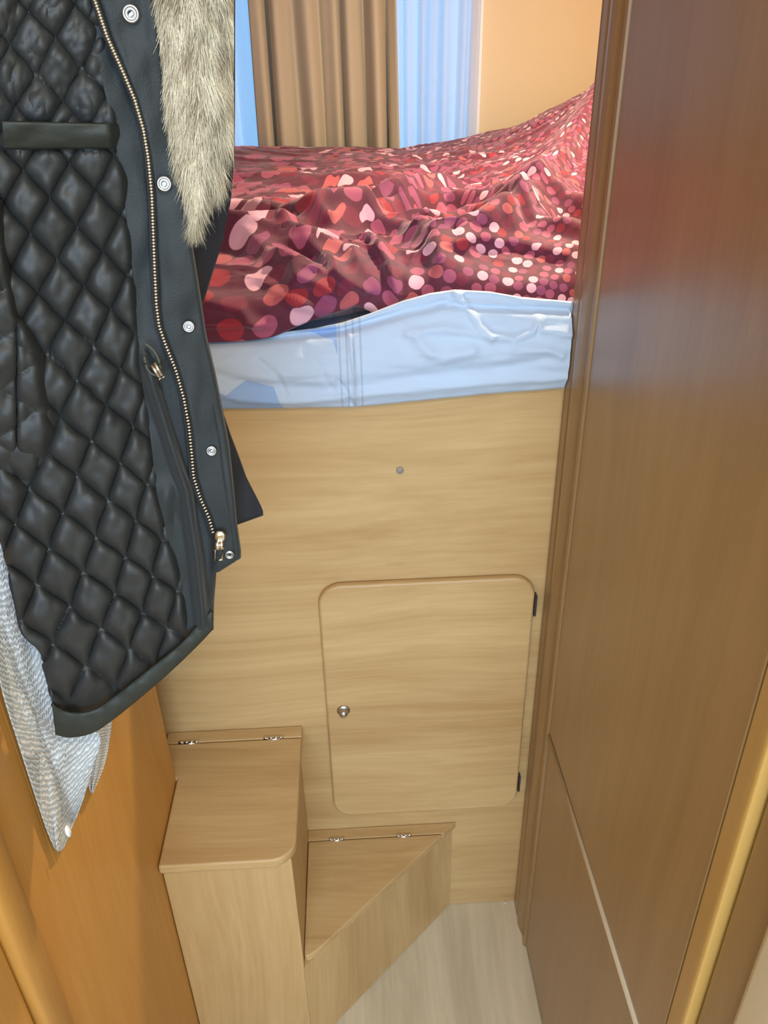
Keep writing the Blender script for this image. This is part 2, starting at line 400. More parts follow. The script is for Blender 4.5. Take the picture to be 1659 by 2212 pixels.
# woven stripe band (x about 0.02-0.05) and pale printed shards on the left
X = sp.outputs['X']
band = mth('MULTIPLY', mth('GREATER_THAN', X, .008), mth('LESS_THAN', X, .040))
strp = mth('GREATER_THAN', mth('SINE', mth('MULTIPLY', X, 2*math.pi/.0085)), .55)
bs = mth('MULTIPLY', band, strp)
vo = N(nt, 'ShaderNodeTexVoronoi'); mpv = N(nt, 'ShaderNodeMapping'); mpv.inputs['Scale'].default_value = (16, 9, 1); mpv.inputs['Rotation'].default_value = (0, 0, .6)
L(tc.outputs['UV'], mpv.inputs[0]); L(mpv.outputs[0], vo.inputs['Vector']); vo.inputs['Scale'].default_value = 1
spc = N(nt, 'ShaderNodeSeparateColor'); L(vo.outputs['Color'], spc.inputs[0])
sh = mth('MULTIPLY', mth('GREATER_THAN', spc.outputs[0], .5), mth('LESS_THAN', X, .008))
mxa = N(nt, 'ShaderNodeMix', data_type='RGBA'); sock(mxa, 'A', 'RGBA').default_value = (.52, .64, .80, 1); sock(mxa, 'B', 'RGBA').default_value = (.31, .47, .76, 1)
L(sh, sock(mxa, 'Factor', 'VALUE'))
mxb = N(nt, 'ShaderNodeMix', data_type='RGBA'); sock(mxb, 'B', 'RGBA').default_value = (.40, .47, .58, 1)
L([o for o in mxa.outputs if o.type == 'RGBA'][0], sock(mxb, 'A', 'RGBA')); L(mth('MULTIPLY', bs, .8), sock(mxb, 'Factor', 'VALUE'))
L([o for o in mxb.outputs if o.type == 'RGBA'][0], b.inputs['Base Color'])

top_px = [(380, 742), (450, 737), (600, 726), (680, 716), (740, 704), (800, 684), (870, 657), (930, 640), (985, 632), (1060, 636), (1130, 648), (1200, 654), (1260, 660)]
ztab = []
for u_, v_ in top_px:
    p = at(u_, v_, 1, -.012); ztab.append((p.x, p.z))
ztab = [(-1.1, 1.13)]+ztab+[(1.1, 1.14)]
bot_px = [(380, 885), (475, 883), (620, 881), (760, 879), (900, 866), (1050, 851), (1222, 838)]
btab = [(-1.1, 1.043)]+[(at(a, c, 1, -.010).x, at(a, c, 1, -.010).z) for a, c in bot_px]+[(1.1, 1.06)]
# creases on the front face: px polylines, amplitude (m, + = towards the viewer), half width (px)
cre = [([(440, 748), (600, 738), (740, 722), (800, 705), (870, 684), (960, 662), (1100, 672), (1250, 680)], -.010, 5),
       ([(985, 636), (1010, 665), (1035, 705), (1060, 722), (1110, 728), (1150, 715), (1165, 690), (1170, 712), (1230, 718)], .006, 8),
       ([(880, 720), (960, 708), (1010, 715), (1060, 726)], .005, 9),
       ([(900, 730), (930, 760), (960, 770), (1020, 752)], .005, 12),
       ([(1110, 745), (1180, 750), (1210, 765)], .005, 10),
       ([(450, 805), (560, 835), (700, 842), (900, 815), (1100, 790), (1230, 760)], -.004, 14),
       ([(455, 835), (520, 862), (640, 868), (800, 850), (1000, 832), (1225, 815)], .004, 10),
       ([(560, 780), (600, 810), (615, 850)], -.003, 7), ([(730, 820), (750, 850), (760, 878)], -.004, 5), ([(755, 720), (765, 800), (770, 878)], .003, 5),
       ([(640, 735), (690, 790), (720, 850)], -.002, 8)]
cre = [([at(a, c, 1, -.02) for a, c in pl], am, wd*.00060) for pl, am, wd in cre]
def segd(px_, pz_, pl):
    best = 1e9
    for a, c in zip(pl[:-1], pl[1:]):
        dx, dz = c.x-a.x, c.z-a.z; q = dx*dx+dz*dz
        t = max(0, min(1, ((px_-a.x)*dx+(pz_-a.z)*dz)/q)); d = math.hypot(px_-a.x-t*dx, pz_-a.z-t*dz)
        if d < best: best = d
    return best
P, UV = [], []
nx = 620
xs = [-1.03+ (i/nx)*2.06 for i in range(nx+1)]
xs = [x for x in xs if x < -.26 and (round((x+1.03)/2.06*nx) % 6 == 0) or -.26 <= x <= .42 or x > .42 and (round((x+1.03)/2.06*nx) % 6 == 0)]
xs = sorted(set(xs)|set(np.arange(-.24, .32, .0022)))
NV = 46
for x in xs:
    zt, = interp(ztab, x); zb, = interp(btab, x); row = []; uvr = []
    row.append((x, .020, 1.059)); uvr.append((x, zb-.04)); row.append((x, -.0015 if x < .29 else .002, 1.059)); uvr.append((x, zb-.02)); row.append((x, -.002 if x < .29 else .002, zb+.001)); uvr.append((x, zb-.01))
    for k in range(NV+1):
        t = k/NV; z = zb+(zt-zb)*t
        y = -.006-.020*math.sin(math.pi*min(1, t*1.05+.02))**.55 if t < .95 else -.006-.020*math.sin(math.pi*min(1, t*1.05+.02))**.55
        if -.26 < x < .33:
            for pl, am, wd in cre:
                d = segd(x, z, pl)
                if d < wd*3.2: y -= am*math.exp(-(d/wd)**2)
            y -= .0035*fbm(x*9, z*40, 1.0)*math.sin(math.pi*t)+.0010*fbm(x*30, z*120, 4.0)
        if x > .2935: y = .0015
        if x < -.9: y = min(y, -.002)
        row.append((x, y, z)); uvr.append((x, z))
    for (yy, zz) in ((.002, zt), (.012, zt-.004), (.028, min(zt-.012, 1.128)), (.06, 1.128), (1.235, 1.128), (1.235, 1.059)):
        row.append((x, yy, zz)); uvr.append((x, zt+yy))
    P.append(row); UV.append(uvr)
n = len(P); mcol = len(P[0])
V = [p for r in P for p in r]; U2 = [q for r in UV for q in r]
F = [(i*mcol+j, (i+1)*mcol+j, (i+1)*mcol+j+1, i*mcol+j+1) for i in range(n-1) for j in range(mcol-1)]
F += [(i*mcol+mcol-1, (i+1)*mcol+mcol-1, (i+1)*mcol, i*mcol) for i in range(n-1)]
F += [tuple(range(mcol)), tuple((n-1)*mcol+k for k in reversed(range(mcol)))]
tag(mesh('bed_sheet', V, F, m_sheet, None, True, loc=(0, 0, 1.043), uv=U2, closed=True), 'pale blue patterned sheet stretched over the mattress on the bed base', 'sheet')

# ------------------------------------------------------------------ duvet
m_duv, nt, b = newmat('dotted_duvet_cloth'); L = nt.links.new
b.inputs['Roughness'].default_value = .75; b.inputs['Sheen Weight'].default_value = .25
tc = N(nt, 'ShaderNodeTexCoord')
def voro(feature):
    v = N(nt, 'ShaderNodeTexVoronoi', voronoi_dimensions='2D', feature=feature); v.inputs['Scale'].default_value = 1.0; v.inputs['Randomness'].default_value = .42
    L(tc.outputs['UV'], v.inputs['Vector']); return v
v1 = voro('F1'); spc = N(nt, 'ShaderNodeSeparateColor'); L(v1.outputs['Color'], spc.inputs[0])
rad = mth('MULTIPLY_ADD', spc.outputs[1], .10, .385)
dot = mth('MULTIPLY', mth('SUBTRACT', rad, v1.outputs['Distance']), 30, clamp=True)
rp = N(nt, 'ShaderNodeValToRGB'); rp.color_ramp.interpolation = 'CONSTANT'; L(spc.outputs[0], rp.inputs[0])
cols = [(0, (.17, .010, .040)), (.24, (.30, .014, .03)), (.33, (.36, .070, .14)), (.58, (.27, .05, .13)), (.76, (.44, .085, .10)), (.85, (.74, .40, .50))]
while len(rp.color_ramp.elements) < len(cols): rp.color_ramp.elements.new(.5)
for e, (p_, c_) in zip(rp.color_ramp.elements, cols): e.position = p_; e.color = (*c_, 1)
mx = N(nt, 'ShaderNodeMix', data_type='RGBA'); sock(mx, 'A', 'RGBA').default_value = (.105, .008, .032, 1)
L(rp.outputs[0], sock(mx, 'B', 'RGBA')); L(dot, sock(mx, 'Factor', 'VALUE')); L([o for o in mx.outputs if o.type == 'RGBA'][0], b.inputs['Base Color'])

def W(u_, v_, z=1.215): q = at(u_, v_, 2, z); return (q.x, q.y)
folds = [  # crest px polyline, z guess, height, steep front width, gentle back width
    ([(380, 540), (480, 541), (560, 547), (640, 556), (690, 552)], 1.20, .014, .012, .040),
    ([(440, 474), (540, 478), (640, 500), (720, 508), (800, 488), (860, 466), (940, 440)], 1.215, .020, .014, .07),
    ([(380, 585), (470, 578), (540, 592), (620, 628), (690, 662), (760, 690)], 1.175, .014, .010, .030),
    ([(620, 545), (700, 525), (790, 515), (870, 520), (930, 545), (960, 575)], 1.20, .016, .012, .030),
    ([(880, 452), (960, 436), (1060, 446), (1160, 450), (1280, 462)], 1.225, .020, .014, .06),
    ([(930, 498), (1010, 486), (1100, 494), (1180, 512), (1270, 520)], 1.21, .016, .012, .035),
    ([(560, 378), (680, 384), (800, 378), (900, 362), (1000, 350)], 1.232, .008, .03, .06),
    ([(700, 590), (760, 600), (830, 640), (860, 690)], 1.18, .008, .008, .015),
    ([(800, 560), (850, 590), (880, 640)], 1.19, .009, .007, .015),
    ([(640, 585), (700, 600), (760, 640)], 1.18, .009, .007, .014),
    ([(1000, 560), (1080, 540), (1160, 552), (1260, 560)], 1.195, .010, .012, .030),
    ([(1300, 285), (1230, 330), (1160, 385), (1090, 418), (1010, 425)], 1.27, .016, .016, .05),
    ([(1300, 245), (1220, 285), (1150, 320), (1080, 350)], 1.31, .010, .016, .05),
    ([(1300, 360), (1230, 395), (1180, 432)], 1.25, .010, .012, .03),
]
FO = []
for pl, z, am, wf, wb in folds: FO.append(([W(a, c, z) for a, c in pl], am*1.55, wf, wb))
def foldh(x, y):
    h = 0.0
    for pl, am, wf, wb in FO:
        best = None
        for k in range(len(pl)-1):
            ax_, ay_ = pl[k]; bx_, by_ = pl[k+1]; dx, dy = bx_-ax_, by_-ay_; q = dx*dx+dy*dy
            t = ((x-ax_)*dx+(y-ay_)*dy)/q; tc_ = max(0, min(1, t)); ox, oy = x-ax_-tc_*dx, y-ay_-tc_*dy
            d = math.hypot(ox, oy)
            if best is None or d < best[0]:
                end = 0
                if k == 0 and t < 0: end = -t*math.sqrt(q)
                if k == len(pl)-2 and t > 1: end = (t-1)*math.sqrt(q)
                best = (d, oy, end)
        d, oy, end = best
        wd = wf if oy < 0 else wb
        if d < 3.5*wd+.05: h += am*math.exp(-(d/wd)**2)*1.0
    return h
def y0f(x): return float(np.interp(x, [-1, -.07, 0, .05, 1], [-.010, -.010, .018, .046, .048]))
def zlow(x):
    a = max(1.1335, interp(ztab, min(x, .03))[0]+.002+.006*math.exp(-((x+.03)/.05)**2)); k = min(1, max(0, (x-.03)/.05)); k = k*k*(3-2*k)
    return a*(1-k)+1.1335*k
def zbase(x, y):
    y0 = y0f(x); e = max(0, y-y0)
    z = 1.136+(zlow(x)-1.1335)*math.exp(-(max(0, e-.02)/.07)**2)+.066*(1-math.exp(-e/.032))+.016*min(1, e/.5)
    z += .004*math.sin(9*x+3*y)+.010*fbm(x*4+3, y*3.2, 2.0, 2)
    # raised heap on the right over the pillow
    z += .150*math.exp(-((x-.68)/.26)**2-((y-.88)/.36)**2)+.03*math.exp(-((x-.5)/.2)**2-((y-.5)/.2)**2)
    z += .014*math.exp(-((x+.30)/.12)**2-((y-.95)/.25)**2)
    return z
def ridged(x, y):
    a = 1-abs(fbm(x*5.0+y*3, y*16+x*2, 7.0, 2)); return a*a
dcre = [([(430, 572), (520, 590), (620, 630), (690, 666), (750, 694)], .016, 15), ([(600, 548), (660, 560), (730, 590), (790, 640)], .013, 12),
        ([(640, 592), (690, 612), (740, 648)], .010, 9), ([(420, 690), (560, 684), (700, 702)], .008, 9), ([(800, 545), (840, 590), (860, 650)], .012, 11),
        ([(920, 560), (895, 600), (880, 650)], .008, 9), ([(940, 560), (1040, 545), (1140, 560), (1250, 575)], .008, 12), ([(450, 640), (520, 655), (560, 690)], .008, 10)]
dcre = [([at(a, c, 1, .02) for a, c in pl], am, wd*.00062) for pl, am, wd in dcre]
nx, ny = 380, 400
ys = [0]
for k in range(ny): ys.append(ys[-1]+.0012+.0042*(k/ny))
sc_ = 1.31/ys[-1]; ys = [q*sc_ for q in ys]
xs = [-1.0+.72*(1-(1-i/60)**1.0) for i in range(60)]+[-.28+i*(.98/260) for i in range(261)]+[.70+i*.3/30 for i in range(1, 31)]
P, UV = [], []
KX = 2.9; SC = 11.5; TH = .12
for x in xs:
    y0 = y0f(x); row, uvr = [], []; ztx = interp(ztab, x)[0]
    arc = 0; pz = None
    # rounded under edge at the front
    zu = zlow(x)
    row.append((x, y0+.06, 1.1335)); row.append((x, y0+.040, zu)); row.append((x, y0+.004, zu))
    tmp = []
    for q in ys:
        y = y0+q*(1.235-y0)/1.31
        z = zbase(x, y)
        if q > .006:
            f_ = min(1, (q-.006)/.03)
            if -.45 < x < .85: z += f_*foldh(x, y)
            z += f_*(.012*ridged(x, y)-.006)*(1-.5*min(1, y/1.2))+.0016*fbm(x*40, y*60, 3.0)*f_
        yy = y-(.012*math.sin(math.pi*min(1, q/.05)) if q < .05 else 0)
        if q < .14 and -.22 < x < .33:
            fk = min(1, q/.012)*min(1, (.14-q)/.05)
            for pl, am, wd in dcre:
                d = segd(x, z, pl)
                if d < wd*3: yy -= am*fk*math.exp(-(d/wd)**2)
        if x > .03 and z < ztx+.006: yy = max(yy, .0308)
        if pz is not None: arc += math.hypot(yy-py, z-pz)
        py, pz = yy, z
        tmp.append((x, yy, z, arc))
    row += [(a, b_, c) for a, b_, c, d in tmp]
    row.append((x, 1.242, 1.16)); row.append((x, 1.240, 1.1335))
    ars = [-.03, -.02, -.01]+[d for *_q, d in tmp]+[arc+.02, arc+.03]
    uvr = []
    for d in ars:
        xe, de = x*math.cos(TH)-d*math.sin(TH), d*math.cos(TH)+x*math.sin(TH)
        s_ = SC*math.exp(KX*xe); uvr.append((s_*math.cos(KX*de), s_*math.sin(KX*de)))
    P.append(row); UV.append(uvr)
n = len(P); mc = len(P[0])
V = [p for r in P for p in r]; U2 = [q for r in UV for q in r]
F = [(i*mc+j, (i+1)*mc+j, (i+1)*mc+j+1, i*mc+j+1) for i in range(n-1) for j in range(mc-1)]
F += [(i*mc+mc-1, (i+1)*mc+mc-1, (i+1)*mc, i*mc) for i in range(n-1)]
F += [tuple(range(mc)), tuple((n-1)*mc+k for k in reversed(range(mc)))]
tag(mesh('duvet', V, F, m_duv, None, True, loc=(0, .6, 1.1335), uv=U2, closed=True), 'crumpled red duvet with pink and maroon dots spread over the bed', 'duvet')

# ------------------------------------------------------------------ coat
m_shell = simple('coat_shell_cloth', (.013, .0185, .021), .65, bump=.35, bscale=900, sheen=.08)
m_lin = simple('coat_lining_cloth', (.020, .022, .022), .55, bump=.12, bscale=500, sheen=0)
m_olive = simple('coat_pocket_band_cloth', (.018, .022, .017), .6, bump=.2, bscale=800)
m_shell_glow = simple('coat_outer_cloth_blue_glow', (.014, .016, .024), .7, bump=.2, bscale=800, sheen=.03)  # shell cloth with a blue glow tinted into its colour
m_zip = simple('zip_tape', (.010, .013, .016), .7)
m_brass = simple('antique_metal', (.52, .49, .42), .30, 1.0)
m_cord = simple('cord', (.06, .06, .045), .7)
coat = thing('coat', 'dark parka hanging open on the left with black quilted lining and fur-trimmed hood', 'coat', (-.15, -.44, .95))
def crv(pts, n):
    """resample a px polyline evenly (smooth Catmull-Rom)"""
    pts = [Vector((*p, 0)) for p in pts]; out = []
    d = [0]
    for a, c in zip(pts[:-1], pts[1:]): d.append(d[-1]+(c-a).length)
    for i in range(n+1):
        s = d[-1]*i/n; k = max(0, min(len(pts)-2, next((j for j in range(len(d)-1) if s <= d[j+1]+1e-6), len(pts)-2)))
        t = (s-d[k])/max(1e-6, d[k+1]-d[k]); p0 = pts[max(k-1, 0)]; p1 = pts[k]; p2 = pts[k+1]; p3 = pts[min(k+2, len(pts)-1)]
        q = .5*((2*p1)+(p2-p0)*t+(2*p0-5*p1+4*p2-p3)*t*t+(3*p1-p0-3*p2+p3)*t**3); out.append((q.x, q.y))
    return out
def byv(pts, vs):
    return [(float(np.interp(v, [p[1] for p in pts], [p[0] for p in pts])), v) for v in vs]
def sheet(name, Lp, Rp, n, m, yf, mat, parent, thick=.002, bulge=None):
    P = []
    for i in range(n+1):
        row = []
        for j in range(m+1):
            s = j/m; u_ = Lp[i][0]*(1-s)+Rp[i][0]*s; v_ = Lp[i][1]*(1-s)+Rp[i][1]*s
            if bulge: du, dv = bulge(i/n, s); u_ += du; v_ += dv
            row.append(at(u_, v_, 1, yf(u_, v_, i/n, s)))
        P.append(row)
    return grid(name, P, mat, parent, thick, off=0)
def ybase(u_, v_): return -.462+.045*(u_/500)
# quilted lining
def quilt(u_, v_):
    sA = 1.05-.35*min(1, max(0, (v_-400)/1000))
    a = (v_-sA*(u_-165)-486)/(118-14*min(1, max(0, (v_-400)/900)))
    U_ = u_+.0013*max(u_-170, 0)**2
    b_ = (U_+(v_-486)/(1.75+.4*min(1, max(0, (v_-700)/600)))-165)/92
    wob = .06*fbm(u_*.02, v_*.02, 5.0, 2)
    a += wob; b_ += wob*.7
    sa = abs(math.sin(math.pi*a)); sb = abs(math.sin(math.pi*b_))
    return (1-(1-sa)**2.6)*(1-(1-sb)**2.6)
Lc = [(-60, -420), (-60, 800), (-55, 1040), (-14, 1130), (6, 1180), (22, 1245), (46, 1360), (80, 1400), (92, 1428), (112, 1516), (118, 1572)]
Rc = [(222, -420), (240, 120), (262, 260), (282, 390), (293, 500), (304, 620), (313, 760), (325, 850), (340, 950), (352, 1060), (380, 1160), (402, 1250), (412, 1320), (420, 1398)]
nL = 370
def ylin(u_, v_, t, s):
    y = ybase(u_, v_)+.004
    q = quilt(u_, v_)
    soft = 1.0 if v_ > 330 else .6; y += .008*max(0, (t-.955)/.045)
    edge = min(1, (1-s)*14)*min(1, (1-t)*40)
    y -= .0085*q*soft*edge
    # creases and gathers
    y -= .0030*fbm(u_*.012, v_*.010, 9.0, 3)
    if v_ < 300: y -= .0024*abs(fbm(u_*.02+v_*.012, v_*.012-u_*.01, 12.0, 3))
    # rolled right edge sinks under the facing
    y += .010*max(0, (s-.93)/.07)**2
    # left side hollow under the folded-over flap
    return y
Lq = crv(Lc, nL); Rq = crv(Rc, nL)
def bl(t, s): return (0, 22*math.sin(math.pi*s)*max(0, (t-.87)/.13)**2)
sheet('lining', Lq, Rq, nL, 150, ylin, m_lin, coat, .003, bl)
# folded-over flap of the lining on the left
Lf = byv([(-70, 430), (-60, 1080)], [430+i*650/120 for i in range(121)])
Rf = byv([(2, 430), (14, 560), (40, 680), (69, 715), (92, 762), (104, 820), (112, 880), (122, 930), (112, 1000), (70, 1060), (20, 1080)], [430+i*650/120 for i in range(121)])
def yfl(u_, v_, t, s):
    q = .5
    a = (v_+.75*u_)/105; b2 = (v_-.6*u_)/120
    q = (abs(math.sin(math.pi*a))*abs(math.sin(math.pi*b2)))**.5
    seam = math.exp(-((u_-36)/5)**2) if v_ > 640 else 0
    return ybase(u_, v_)-.010*(1-.9*max(0, (t-.55)/.45))-.005*q*min(1, (1-s)*6)+.004*seam+.012*max(0, (s-.8)/.2)**2-.002*fbm(u_*.02, v_*.02, 2, 2)+.012*max(0, (t-.8)/.2)
sheet('lining_fold', Lf, Rf, 120, 40, yfl, m_lin, coat, .003)
# inner pocket band
vb = [i/10 for i in range(11)]
def ypb(u_, v_, t, s): return ybase(u_, v_)-.011+.006*t*t-.0015*fbm(u_*.012, v_*.03, 3, 2)+.016*max(0, (s-.88)/.12)
sheet('pocket_band', [(4+4*t, 262+58*t) for t in vb], [(262+8*t, 268+50*t) for t in vb], 10, 60, ypb, m_olive, coat, .002)
# facing between lining and zip
zl = [(203, -420), (205, 0), (232, 80), (268, 160), (291, 215), (310, 280), (320, 340), (328, 420), (331, 500), (334, 580), (338, 660), (344, 705), (358, 745), (380, 800), (397, 860), (408, 920), (414, 980), (418, 1030), (432, 1075), (450, 1115), (463, 1160)]
fl_ = [(180, -420), (208, 120), (240, 260), (264, 390), (276, 500), (290, 620), (300, 760), (312, 850), (325, 950), (338, 1060), (362, 1160), (388, 1250), (398, 1330), (400, 1385)]
zr_ = [(p[0]+6, p[1]) for p in zl]+[(464, 1250), (460, 1300), (459, 1352)]
nF = 220
vf = [-420+i*1780/nF for i in range(nF+1)]
def yfac(u_, v_, t, s):
    y = ybase(u_, v_)+.001
    y += .006*max(0, (s-.8)/.2)**2
    fx = float(np.interp(v_, [760, 830, 960, 1060, 1200, 1350], [325, 345, 385, 418, 440, 455]))
    if v_ > 740:
        k = min(1, (v_-740)/80)
        y -= k*.012*math.exp(-((u_-(fx-14))/13)**2) if u_ < fx-14 else k*.012*math.exp(-((u_-(fx-14))/8)**2)
    y -= .006*math.exp(-((u_-365)/22)**2-((v_-1075)/35)**2)-.004*math.exp(-((u_-375)/10)**2-((v_-1100)/25)**2)
    y -= .0035*fbm(u_*.012, v_*.006, 21, 2)
    return y
sheet('facing', byv(fl_, vf), byv(zr_, vf), nF, 44, yfac, m_shell, coat, .002)
# placket with the press studs
pr_ = [(328, -420), (332, 0), (346, 110), (355, 220), (374, 320), (392, 420), (405, 490), (418, 570), (430, 645), (441, 720), (462, 810), (478, 890), (492, 965), (502, 1060), (508, 1130), (517, 1190)]
vp = [-420+i*1625/200 for i in range(201)]
plL = byv([(p[0]+2, p[1]) for p in zl]+[(462, 1250)], vp); plR = byv(pr_+[(516, 1215)], vp)
def yplk(u_, v_, t, s):
    y = ybase(u_, v_)-.006+.004*math.exp(-(s/.08)**2)
    y -= .0030*math.sin(v_*.012+1)*(s-.3)+.003*fbm(u_*.014, v_*.008, 31, 2)
    y += .005*max(0, (s-.93)/.07)**2
    y += .0016*math.exp(-((s-.80)/.025)**2) if v_ > 880 else 0
    return y
def bp_(t, s): return (0, 34*(1-s)*max(0, (t-.945)/.055)**2)
plk = sheet('placket', plL, plR, 200, 50, yplk, m_shell, coat, .003, bp_)
# hem
hb_t = [(112, 1520), (150, 1538), (200, 1534), (250, 1503), (320, 1448), (390, 1392), (432, 1345), (458, 1318)]
hb_b = [(120, 1583), (150, 1590), (195, 1582), (232, 1560), (300, 1506), (370, 1445), (425, 1392), (459, 1356)]
a_, b__ = crv(hb_t, 60), crv(hb_b, 60)
def yhem(u_, v_, t, s): return ybase(u_, v_)-.004-.0022*math.sin(math.pi*s)**.5-.0015*fbm(u_*.03, v_*.03, 8, 2)
sheet('hem', a_, b__, 60, 14, yhem, m_olive, coat, .003)
# outer shell of the coat behind: sleeve side and flared tail
sR = [(503, -420), (504, 0), (504, 200), (503, 340), (496, 430), (478, 520), (452, 600), (434, 660), (438, 740), (462, 840), (496, 940), (530, 1030), (566, 1100), (567, 1112)]
sL = [(300, -420), (300, 800), (360, 900), (410, 1000), (440, 1100), (452, 1150)]
vq = [-420+i*(1112+420)/160 for i in range(161)]
def yshl(u_, v_, t, s): return ybase(u_, v_)+.030+.012*s*s-.006*fbm(u_*.012, v_*.005, 41, 2)-.010*math.sin(math.pi*s)*(v_ < 700)
def bsh(t, s): return (0, 44*(1-s)*max(0, (t-.923)/.077))
sheet('outer_shell', byv(sL, vq), byv(sR, vq), 160, 40, yshl, m_shell_glow, coat, .003, bsh)
# left rear corner of the shell showing beside the lining
q1 = crv([(30, 1180), (18, 1245), (30, 1300), (43, 1360), (68, 1390), (92, 1404)], 20); q2 = crv([(60, 1180), (60, 1245), (80, 1300), (95, 1360), (110, 1400), (120, 1430)], 20)
sheet('outer_shell', q1, q2, 20, 8, lambda u_, v_, t, s: ybase(u_, v_)+.012, m_shell_glow, coat, .002)
# zip
def zpt(v_, du=0): return float(np.interp(v_, [p[1] for p in zl], [p[0] for p in zl]))+du
vz = [-410+i*1565/150 for i in range(151)]
sheet('zip_tape', [(zpt(v_)-9, v_) for v_ in vz], [(zpt(v_)+9, v_) for v_ in vz], 150, 4, lambda u_, v_, t, s: ybase(u_, v_)-.0065+.0005*s, m_zip, coat, .0012)
V, F = [], []
v_ = -400.0
while v_ < 1150:
    u_ = zpt(v_); u2 = zpt(v_+2); sl_ = math.atan2(u2-u_, 2)
    yc = ybase(u_, v_)-.0082
    du, dv = 5.2*math.cos(sl_), -5.2*math.sin(sl_)
    p, q = at(u_-du, v_-dv, 1, yc), at(u_+du, v_+dv, 1, yc)
    mid = (p+q)/2; m3 = mid+Vector((0, -.0010, 0))
    tubevf([p, (p+m3)/2+Vector((0, -.0004, 0)), m3, (q+m3)/2+Vector((0, -.0004, 0)), q], [.0005, .00085, .00095, .00085, .0005], 6, V, F)
    v_ += 6.9*math.cos(sl_)
tag(mesh('zip_teeth', V, F, m_brass, coat, True), 'metal teeth running down the open zip')
# zip slider and pull
sy = ybase(473, 1160)-.010
V, F = [], []
oc = [(463, 1152), (470, 1146), (482, 1147), (488, 1155), (487, 1166), (481, 1174), (468, 1174), (462, 1163)]
for k, (dy, sc2) in enumerate(((.003, .8), (0, 1), (-.003, 1), (-.0045, .75))):
    cxu, cvv = 475, 1160
    for a, c in oc: V.append(at(cxu+(a-cxu)*sc2, cvv+(c-cvv)*sc2, 1, sy+dy))
for k in range(3):
    for i in range(8): F.append((k*8+i, k*8+(i+1) % 8, (k+1)*8+(i+1) % 8, (k+1)*8+i))
F.append(tuple(range(24, 32)))
sld = tag(mesh('zip_slider', V, F, m_chrome, coat, True), 'shiny silver slider')
V, F = [], []
tubevf([at(470, 1170, 1, sy-.004), at(470, 1186, 1, sy-.005)], .0022, 8, V, F); tubevf([at(479, 1170, 1, sy-.004), at(478, 1186, 1, sy-.005)], .0018, 8, V, F)
ring = [(464, 1186), (481, 1185), (481, 1209), (465, 1210), (464, 1186)]
tubevf([at(a, c, 1, sy-.0045) for a, c in ring], .0011, 8, V, F)
mesh('zip_pull', V, F, m_chrome, sld, True)
# press studs
for (u_, v_, r) in ((283, 30, 19.5), (355, 397, 17), (408, 705, 13.5), (457, 973, 12), (496, 1197, 10.5)):
    c = at(u_, v_, 1, ybase(u_, v_)-.0085); e = at(u_+r, v_, 1, ybase(u_, v_)-.0085); R_ = (e-c).length
    V, F = lathe(c, (.08, -1, .12), [(R_*.98, -.001), (R_, .0006), (R_*.93, .0015), (R_*.76, .0019), (R_*.60, .0012), (R_*.52, .0004), (R_*.46, .0012), (R_*.40, .0013), (R_*.34, .0004), (R_*.31, -.0035), (R_*.02, -.0036)], 28)
    tag(mesh('press_stud', V, F, m_stud, coat, True), 'round silver press stud')
# drawcord with metal toggle
V, F = [], []
yd = ybase(335, 800)-.012
tubevf([at(a, c, 1, yd) for a, c in crv([(313, 742), (330, 755), (343, 778), (346, 800), (338, 812)], 16)], .0010, 6, V, F)
tubevf([at(a, c, 1, yd) for a, c in crv([(312, 770), (316, 792), (326, 806), (338, 811)], 12)], .0010, 6, V, F)
cord = mesh('drawcord', V, F, m_cord, coat, True)
V, F = [], []
tubevf([at(327, 788, 1, yd-.002), at(344, 815, 1, yd-.003)], .0013, 10, V, F); tubevf([at(333, 783, 1, yd-.002), at(350, 811, 1, yd-.003)], .0013, 10, V, F)
tubevf([at(344, 817, 1, yd-.003), at(346, 819, 1, yd-.003)], .0017, 10, V, F); tubevf([at(352, 813, 1, yd-.003), at(354, 815, 1, yd-.003)], .0017, 10, V, F)
tag(mesh('toggle', V, F, m_brass, cord, True), 'small metal cord end')
# fur trim: core plus hairs
m_furc = simple('fur_base', (.34, .29, .20), .9)
m_fur, nt, b = newmat('fur_hair'); L = nt.links.new
b.inputs['Roughness'].default_value = .55
gi = N(nt, 'ShaderNodeTexCoord'); sx = N(nt, 'ShaderNodeSeparateXYZ'); L(gi.outputs['UV'], sx.inputs[0])
rp = N(nt, 'ShaderNodeValToRGB'); L(sx.outputs['X'], rp.inputs[0])
for k, (p_, c_) in enumerate(((0, (.25, .195, .115)), (1, (.84, .75, .56)))): rp.color_ramp.elements[k].position = p_; rp.color_ramp.elements[k].color = (*c_, 1)
L(rp.outputs[0], b.inputs['Base Color'])
fL = [(325, -420), (330, 0), (348, 110), (357, 220), (376, 320), (398, 410), (412, 455)]; fR = [(500, -420), (501, 100), (500, 220), (492, 300), (474, 370), (452, 420), (432, 455)]
vfu = [-420+i*875/60 for i in range(61)]
A1, A2 = byv(fL, vfu), byv(fR, vfu)
def yfur(u_, v_, t, s): return ybase(u_, v_)+.012-.024*math.sin(math.pi*min(1, max(0, s)))**.6
fur = sheet('fur_trim', A1, A2, 60, 20, yfur, m_furc, coat, .002)
tag(fur, 'thick blond fur trim')
V, F, UVs = [], [], []
rnd = random.Random(11)
